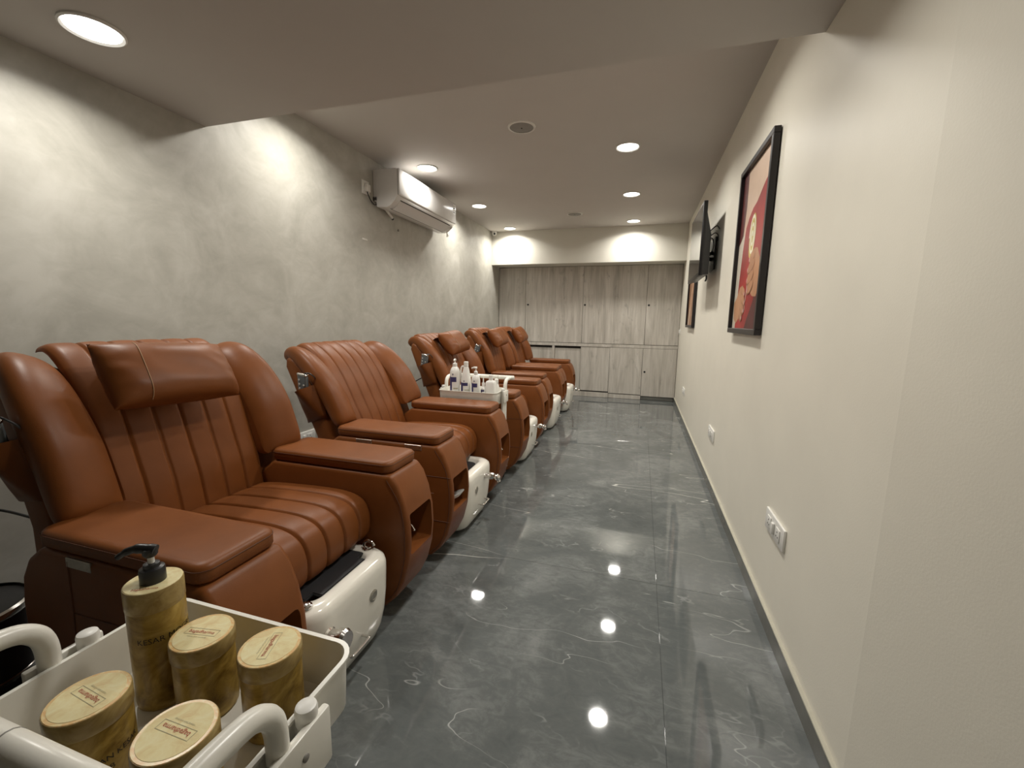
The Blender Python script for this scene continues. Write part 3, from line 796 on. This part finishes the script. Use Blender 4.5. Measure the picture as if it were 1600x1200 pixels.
def pump_lotion(x, y, r, hb, label, ang):
    t = thing('lotion_bottle', label, 'bottle', (x, y, BZ), 0, 'white bottles on the far trolley')
    b = link_mesh('body', lathe_mesh('body', [(r*.92, 0), (r, .004), (r, hb*.80), (r*.93, hb*.88), (r*.7, hb*.955), (r*.42, hb)], 28), PLASTIC, t)
    lot_label(b, r, hb*.34, hb*.76)
    link_mesh('collar', lathe_mesh('collar', [(r*.42, hb*.99), (r*.45, hb), (r*.42, hb+.022), (r*.2, hb+.026)], 20), PLASTIC, t)
    link_mesh('stem', lathe_mesh('stem', [(.004, hb+.02), (.004, hb+.042)], 10), PLASTIC, t)
    link_mesh('pump_head', tube_mesh('pump_head', catmull([(.008, 0, hb+.047), (0, 0, hb+.049), (-.016, 0, hb+.049), (-.032, 0, hb+.043)], 14), [.008]*5+[.007]*5+[.005]*5, 10), PLASTIC, t, (0, 0, 0), (0, 0, ang))
pump_lotion(-1.272, 2.80, .037, .262, 'tallest white pump bottle at the left of the far trolley', math.radians(100))
pump_lotion(-1.106, 2.79, .031, .212, 'shorter white pump bottle in the middle of the far trolley', 0)
jg = thing('jug_bottle', 'white jug bottle with a loop handle between the two pump bottles', 'bottle', (-1.187, 2.805, BZ), 0, 'white bottles on the far trolley')
b = link_mesh('body', lathe_mesh('body', [(.034, 0), (.037, .004), (.037, .10), (.033, .13), (.020, .185), (.014, .20)], 28), PLASTIC, jg)
lot_label(b, .0372, .066, .118)
link_mesh('cap', lathe_mesh('cap', [(.0145, .198), (.016, .20), (.016, .222), (.0145, .224)], 20), PLASTIC, jg)
link_mesh('handle', tube_mesh('handle', catmull([(-.010, 0, .193), (-.028, 0, .196), (-.038, 0, .180), (-.039, 0, .15), (-.034, 0, .115)], 18), .006, 10), PLASTIC, jg)
sb = thing('dropper_bottle', 'tiny white nozzle bottle beside the square bottle on the far trolley', 'bottle', (-1.047, 2.785, BZ), 0, 'white bottles on the far trolley')
b = link_mesh('body', lathe_mesh('body', [(.015, 0), (.0165, .003), (.0165, .07), (.008, .08)], 20), PLASTIC, sb); lot_label(b, .0165, .045, .068)
link_mesh('nozzle', lathe_mesh('nozzle', [(.0085, .079), (.009, .092), (.004, .10), (.003, .118)], 14), PLASTIC, sb)
sq = thing('square_bottle', 'blank squarish white bottle with a round cap on the far trolley', 'bottle', (-.995, 2.80, BZ), 0, 'white bottles on the far trolley')
link_mesh('body', rings_mesh('body', [rrect(.030, .024, .008, 0), rrect(.032, .026, .009, .004), rrect(.032, .026, .009, .098), rrect(.027, .021, .009, .106), rrect(.014, .014, .0135, .110)], True, 50), PLASTIC, sq)
link_mesh('cap', lathe_mesh('cap', [(.0125, .109), (.014, .111), (.014, .132), (.0125, .134)], 20), PLASTIC, sq)
tb = thing('tube_bottle', 'small white flip-top bottle at the right end of the far trolley', 'bottle', (-.985, 2.89, BZ), 0, 'white bottles on the far trolley')
link_mesh('body', lathe_mesh('body', [(.018, 0), (.02, .004), (.02, .085), (.014, .095)], 20), PLASTIC, tb); link_mesh('cap', lathe_mesh('cap', [(.014, .094), (.015, .096), (.015, .118), (.012, .121)], 16), PLASTIC, tb)

for _o, _k in ((jg, (1.05, 1.05, 1.34)), (sb, (1.15, 1.15, 1.65)), (sq, (1.08, 1.08, 1.60)), (tb, (1.0, 1.0, 1.45))): _o.scale = _k

# ------------------------------------------------------------------ black bin at the left edge
bn = thing('waste_bin', 'glossy black bin with chrome bands behind the near trolley', 'bin', (-1.80, .60, 0))
link_mesh('body', lathe_mesh('body', [(.12, 0), (.125, .005), (.13, .345), (.125, .353), (.118, .353), (.11, .02)], 40), BLACK, bn)
link_mesh('chrome_band', lathe_mesh('chrome_band', [(.1305, .340), (.133, .345), (.133, .359), (.125, .363)], 40, False), CHROME, bn)
link_mesh('chrome_band', lathe_mesh('chrome_band', [(.1265, .145), (.130, .148), (.130, .158), (.1265, .161)], 40, False), CHROME, bn)
link_mesh('lid', lathe_mesh('lid', [(.125, .352), (.11, .356), (.05, .358), (.01, .359)], 40), BLACK, bn)

# ------------------------------------------------------------------ air conditioner
ac = thing('air_conditioner', 'white split air conditioner mounted high on the left wall', 'air conditioner', (XL, 0, 0))
A0, A1 = 3.345, 4.50
PROF = [(.004, 2.455), (.225, 2.455), (.243, 2.44), (.243, 2.262), (.238, 2.232), (.215, 2.196), (.175, 2.160), (.135, 2.143), (.035, 2.150), (.03, 2.195), (.004, 2.20)]
link_mesh('body', prism_mesh('body', PROF, A0, A1, 0.006, 2), AC_W, ac)
link_mesh('front_panel', prism_mesh('front_panel', [(.245, 2.452), (.258, 2.448), (.261, 2.44), (.261, 2.246), (.256, 2.236), (.245, 2.236)], A0+.002, A1-.002, 0.004, 2), AC_W, ac)
link_mesh('panel_gap', prism_mesh('panel_gap', [(.2425, 2.448), (.2455, 2.448), (.2455, 2.240), (.2425, 2.240)], A0+.003, A1-.003), DARKGAP, ac)
fp = [(.2215, 2.204), (.2235, 2.2025), (.178, 2.158), (.142, 2.1405), (.1415, 2.1425), (.1765, 2.161)]
link_mesh('louvre', prism_mesh('louvre', fp, A0+.07, A1-.09), AC_W, ac)
gp = [(.2225, 2.2085), (.2232, 2.2065), (.2222, 2.2045)]
for nm, pr, a, b_ in [('louvre_gap', [(.140, 2.1415), (.1405, 2.1395), (.137, 2.1395), (.136, 2.1425)], A0+.05, A1-.09), ('louvre_gap', [(.2245, 2.2045), (.226, 2.2065), (.2285, 2.2105), (.227, 2.212)], A0+.07, A1-.085)]:
    link_mesh(nm, prism_mesh(nm, pr, a, b_), DARKGAP, ac)
link_mesh('sensor', lathe_mesh('sensor', [(.006, 0), (.006, .003)], 12), BLACK, ac, (.215, A1-.03, 2.192), (0, PI*.7, 0))
st = box('rating_sticker', .2605, .2615, A1-.075, A1-.02, 2.33, 2.43, PLASTIC, ac)
for k in range(4): box('sticker_print', .2613, .2618, A1-.07, A1-.03+.008*(k % 2), 2.345+.02*k, 2.355+.02*k, GREYINK if k % 2 else INK, st)
link_mesh('pipe', tube_mesh('pipe', catmull([(.02, A0+.06, 2.20), (.045, A0+.10, 2.165), (.05, A0+.16, 2.135), (.045, A0+.225, 2.105)], 16), .011, 10), PLASTIC, ac)
link_mesh('pipe_end', tube_mesh('pipe_end', [(.045, A0+.222, 2.107), (.044, A0+.235, 2.098)], .0115, 10), BLACK, ac)
box('notch', .003, .04, A0-.0008, A0+.003, 2.20, 2.235, DARKGAP, ac, .006, 2)
link_mesh('clip', tube_mesh('clip', [(.17, A1-.04, 2.155), (.172, A1-.04, 2.12), (.165, A1-.03, 2.10)], .006, 8), PLASTIC, ac)
box('tag', .16, .165, A1-.02, A1+.02, 2.11, 2.135, PLASTIC, ac)
sk = thing('wall_socket', 'white socket with a plug beside the air conditioner', 'socket', (XL, 3.235, 2.28))
box('plate', 0, .008, -.05, .05, -.055, .055, PLASTIC, sk, .003, 2)
box('plug', .008, .035, -.022, .035, -.035, .025, PLASTIC, sk, .006, 2)
link_mesh('cord', tube_mesh('cord', catmull([(.022, .0, -.032), (.028, .005, -.06), (.03, .04, -.10), (.025, .10, -.115), (.02, .16, -.08)], 20), .005, 8), BLACK, sk)
tag(link_mesh('wall_plug', lathe_mesh('wall_plug', [(.011, 0), (.011, .006), (.006, .008)], 14), GREY, None, (XL, 3.736, 2.033), (0, PI/2, 0)), 'small round grey plug in the wall below the air conditioner', 'fixing')
tag(link_mesh('cover_plate', bm_mesh('cover_plate', box_bm(0, .003, -.035, .035, -.007, .007, .002, 2), 40), PLASTIC, None, (XL, 3.209, 1.857)), 'thin pale oval mark plate on the left wall below the socket', 'plate')

# CCTV in the far corner
cc = thing('security_camera', 'tiny white security camera in the far left ceiling corner', 'camera', (XL+.048, YF-.048, ZC)); cc.scale = (1.3, 1.3, 1.3)
link_mesh('housing', lathe_mesh('housing', [(.034, 0), (.034, -.018), (.030, -.034), (.018, -.046), (.005, -.050)], 24), PLASTIC, cc)
link_mesh('eye', lathe_mesh('eye', [(.012, 0), (.012, .006), (.007, .008)], 16), BLACK, cc, (.014, -.024, -.032), (math.radians(105), 0, math.radians(25)))

# ------------------------------------------------------------------ right wall: sockets
def socket(label, x, y, z, w_, h, side, rockers, group='white wall sockets'):
    t = thing('wall_socket', label, 'socket', (x, y, z), 0, group)
    s = side
    def bx_(nm, d0, d1, a0, a1, b0, b1, bev, parent=t): 
        return box(nm, min(s*d0, s*d1), max(s*d0, s*d1), a0, a1, b0, b1, PLASTIC, parent, bev, 2)
    pl = bx_('plate', 0, .010, -w_/2, w_/2, -h/2, h/2, .003)
    n = len(rockers)
    for k, kind in enumerate(rockers):
        cy = -w_/2+.03+(w_-.06)*(k+.5)/n
        if kind == 's': bx_('switch', .010, .020, cy-.011, cy+.011, -.022, .022, .003)
        else:
            m = bx_('outlet', .010, .014, cy-.022, cy+.022, -.024, .024, .002)
            for dy, dz in ((-.009, -.008), (.009, -.008), (0, .010)):
                link_mesh('pin_hole', lathe_mesh('pin_hole', [(.0032, 0), (.0032, .0006)], 10), BLACK, m, (s*.0142, cy+dy, dz), (0, s*PI/2, 0))
    return t
socket('largest-looking white socket plate low on the right wall, nearest the camera', XR, 1.775, .415, .225, .085, -1, 'oso')
socket('middle white socket plate low on the right wall', XR, 3.35, .39, .225, .085, -1, 'oso')
socket('farthest white socket plate low on the right wall', XR, 5.50, .37, .225, .085, -1, 'oso')
socket('small white switch plate on the right wall beside the cabinets', XR, 6.62, 1.07, .08, .085, -1, 's')
socket('white socket plate low on the left wall between the first two chairs', XL, 2.40, .335, .225, .09, 1, 'oso')

# ------------------------------------------------------------------ framed posters (frame + printed sheet)
def poly_patch(name, pts, mat, parent, d):
    """flat printed shape; pts in (u,v) of the sheet with u from left to right as seen; d = depth in front of the sheet"""
    bm = bmesh.new(); f = bm.faces.new([bm.verts.new((-d, -u, v)) for u, v in pts])
    bmesh.ops.triangulate(bm, faces=[f])
    return link_mesh(name, bm_mesh(name, bm), mat, parent)
def print_mat(name, col, var=.15, sc_=6):
    return plain(name, col, 0.38, var=var, nscale=sc_, spec=0.3)
P_RED = print_mat('print_red', (0.33, 0.030, 0.028), .3, 3); P_SKIN = print_mat('print_skin', (0.50, 0.255, 0.14), .15, 9)
P_SKIN_D = print_mat('print_skin_shade', (0.27, 0.115, 0.055)); P_WHITE = print_mat('print_white', (0.60, 0.55, 0.46), .06)
P_CREAM = print_mat('print_cream', (0.55, 0.44, 0.10)); P_DARK = print_mat('print_dark', (0.10, 0.022, 0.022), .3); P_PINK = print_mat('print_pink', (0.62, 0.36, 0.36))
P_BROWN = print_mat('print_brown', (0.30, 0.155, 0.085), .35, 5); P_BRN2 = print_mat('print_light_brown', (0.44, 0.26, 0.16), .2, 5)
PW, PH = .66, .925
def poster(label, yc, zc):
    t = thing('framed_poster', label, 'picture', (XR, yc, zc), 0, 'black framed posters on the right wall')
    fw, fd = .028, .030
    bm = bmesh.new()
    for a0, a1, b0, b1 in ((-PW/2, PW/2, PH/2-fw, PH/2), (-PW/2, PW/2, -PH/2, -PH/2+fw), (-PW/2, -PW/2+fw, -PH/2+fw, PH/2-fw), (PW/2-fw, PW/2, -PH/2+fw, PH/2-fw)):
        box_bm(-fd-.004, -.004, a0, a1, b0, b1, .002, 1, bm)
    link_mesh('frame', bm_mesh('frame', bm), FRAME, t)
    sh = box('sheet', -.014, -.006, -PW/2+fw, PW/2-fw, -PH/2+fw, PH/2-fw, P_WHITE, t)
    return t, sh
def ell(cx, cy, rx, ry, a=0, n=20, a0=0, a1=2*PI):
    o = []
    for i in range(n):
        q = a0+(a1-a0)*i/n; x, y = rx*math.cos(q), ry*math.sin(q)
        o.append((cx+x*math.cos(a)-y*math.sin(a), cy+x*math.sin(a)+y*math.cos(a)))
    return o
t1, sh = poster('large framed poster of a red dress and hands holding a swirl lollipop', 2.60, 1.607)
hw_, hh_ = PW/2-.029, PH/2-.029
def uv(u, v): return (-hw_+u*2*hw_, -hh_+v*2*hh_)          # u to the right, v up, both 0..1
def patch(nm, pts, mat, d): return poly_patch(nm, [uv(*p) for p in pts], mat, t1, d)
P_NECK = print_mat('print_neck', (0.60, 0.44, 0.33), .08, 5)
patch('print_neck', [(.17, .60), (.4, .60), (1, .70), (1, 1), (.17, 1)], P_NECK, .0143)
patch('print_dress', [(0.13, 0), (1, 0), (1, .815), (.92, .84), (.82, .82), (.70, .775), (.58, .745), (.46, .73), (.34, .69), (.25, .64), (.20, .52), (.15, .30)], P_RED, .0146)
patch('print_shade', [(.52, 0), (1, 0), (1, .42), (.90, .30), (.74, .15), (.60, .06)], P_DARK, .0149)
patch('print_curtain', [(0, .55), (.16, .60), (.20, .78), (.18, 1), (0, 1)], P_DARK, .0148)
patch('print_hair', [(.93, 1), (.90, .94), (.95, .90), (1, .91), (1, 1)], P_SKIN_D, .0151)
# lollipop: stick, disc, swirl
patch('print_stick', [(.455, .10), (.47, .10), (.545, .46), (.53, .46)], P_WHITE, .0152)
patch('print_lollipop', ell(.53, .555, .105, .135, -.25, 28), P_CREAM, .0153)
sw = []
for i in range(64):
    a = i/63*5*PI; r = .012+.094*i/63; sw.append((.53+r*math.cos(a)*.98, .555+r*math.sin(a)*1.22))
v_, f_ = [], []
for i, (u, v) in enumerate(sw):
    a = i/63*5*PI; x, y = uv(u, v)
    for s in (-.0085, .0085): v_.append((-.0156, -(x+s*math.cos(a)), y+s*math.sin(a)))
for i in range(63): f_.append((2*i, 2*i+2, 2*i+3, 2*i+1))
link_mesh('print_swirl', pyd('print_swirl', v_, f_), print_mat('print_pale_yellow', (.80, .76, .60)), t1)
# upper hand: back of hand and four curled fingers
patch('print_hand', [(.57, .43), (.66, .475), (.76, .465), (.83, .42), (.90, .38), (.92, .24), (.84, .185), (.72, .19), (.62, .22), (.56, .30)], P_SKIN, .0154)
for k, (cx, cy, rx) in enumerate([(.60, .435, .105), (.585, .375, .125), (.585, .31, .120), (.61, .25, .11)]):
    patch('print_finger', ell(cx, cy-.006, rx, .034, .18, 20), P_SKIN_D, .0157+.0004*k)
    patch('print_finger', ell(cx, cy, rx, .030, .18, 20), P_SKIN, .0159+.0004*k)
    patch('print_nail', ell(cx-rx*.78, cy-.016, .018, .012, .2, 12), P_PINK, .0176)
# lower hand
patch('print_hand', [(.02, .17), (.12, .20), (.22, .265), (.34, .275), (.42, .22), (.44, .14), (.38, .075), (.26, .06), (.16, .03), (.06, .06)], P_SKIN, .0154)
for k, (cx, cy, rx) in enumerate([(.37, .235, .085), (.395, .18, .09), (.375, .128, .09), (.335, .085, .08)]):
    patch('print_finger', ell(cx, cy-.006, rx, .030, -.25, 20), P_SKIN_D, .0157+.0004*k)
    patch('print_finger', ell(cx, cy, rx, .026, -.25, 20), P_SKIN, .0159+.0004*k)
    patch('print_nail', ell(cx+rx*.74, cy-.018, .018, .011, -.2, 12), P_PINK, .0176)
t2, sh2 = poster('farther framed poster partly hidden behind the television', 5.27, 1.607)
t1 = t2
patch('print_ground', [(0, 0), (1, 0), (1, 1), (0, 1)], P_BROWN, .0146)
patch('print_figure', [(.1, 0), (.34, 0), (.52, .25), (.66, .6), (.60, 1), (.42, 1), (.40, .6), (.22, .3)], P_BRN2, .0149)
patch('print_figure', [(.62, 0), (.82, 0), (.9, .5), (.96, 1), (.84, 1), (.76, .55)], P_BRN2, .0149)
patch('print_light', [(.1, .0), (.2, .0), (.34, .2), (.28, .24)], P_WHITE, .0151)

# ------------------------------------------------------------------ television
tv = thing('television', 'black flat television on a wall bracket, angled down the right wall', 'television', (0.405, 3.98, 1.83))
W2, H2 = .395, .272
link_mesh('casing', bm_mesh('casing', box_bm(-.008, .022, -W2, W2, -H2, H2, .004, 2), 40), BLACK, tv)
link_mesh('rear_cover', rings_mesh('rear_cover', [[(.022, a, b) for a, b in ((-W2+.012, -H2+.006), (W2-.012, -H2+.006), (W2-.012, H2-.08), (-W2+.012, H2-.08))],
                                                  [(.064, a, b) for a, b in ((-W2+.035, -H2+.012), (W2-.035, -H2+.012), (W2-.035, H2-.24), (-W2+.035, H2-.24))]], True, 20), BLACK, tv)
SCREEN = plain('dark_glass_screen', (0.02, 0.021, 0.025), 0.06, var=.02, spec=0.9)
box('screen', -.0088, -.0078, -W2+.012, W2-.012, -H2+.022, H2-.012, SCREEN, tv)
box('vent_label', .0, .018, -W2+.08, -W2+.20, -H2-.0006, -H2+.001, GREY, tv)
box('wall_plate', .128, .142, -.12, .12, -.20, .06, BLACK, tv, .003, 1)
for yy in (-.10, .10): box('rail', .062, .076, yy-.014, yy+.014, -.23, .10, BLACK, tv, .002, 1)
link_mesh('bracket_arm', tube_mesh('bracket_arm', [(.06, -.07, -.06), (.10, .02, -.06), (.13, -.04, -.06)], .016, 8), BLACK, tv)
link_mesh('bracket_arm', tube_mesh('bracket_arm', [(.06, .07, -.10), (.10, -.02, -.10), (.13, .04, -.10)], .016, 8), BLACK, tv)
for k, pts in enumerate([[(.05, -.20, .06), (.09, -.24, .10), (.12, -.22, .12), (.142, -.20, .10)], [(.05, -.22, .02), (.10, -.25, .06), (.13, -.22, .05), (.14, -.14, .02)], [(.05, -.16, -.02), (.085, -.22, .03), (.11, -.19, -.02), (.10, -.14, -.08)]]):
    link_mesh('cable', tube_mesh('cable', catmull(pts, 18), .004, 6), BLACK, tv)
for yy in (-.13, -.10): link_mesh('cable_tie', tube_mesh('cable_tie', [(.08, yy, -.20), (.085, yy, -.27), (.08, yy+.01, -.29)], .005, 6), BLACK, tv)
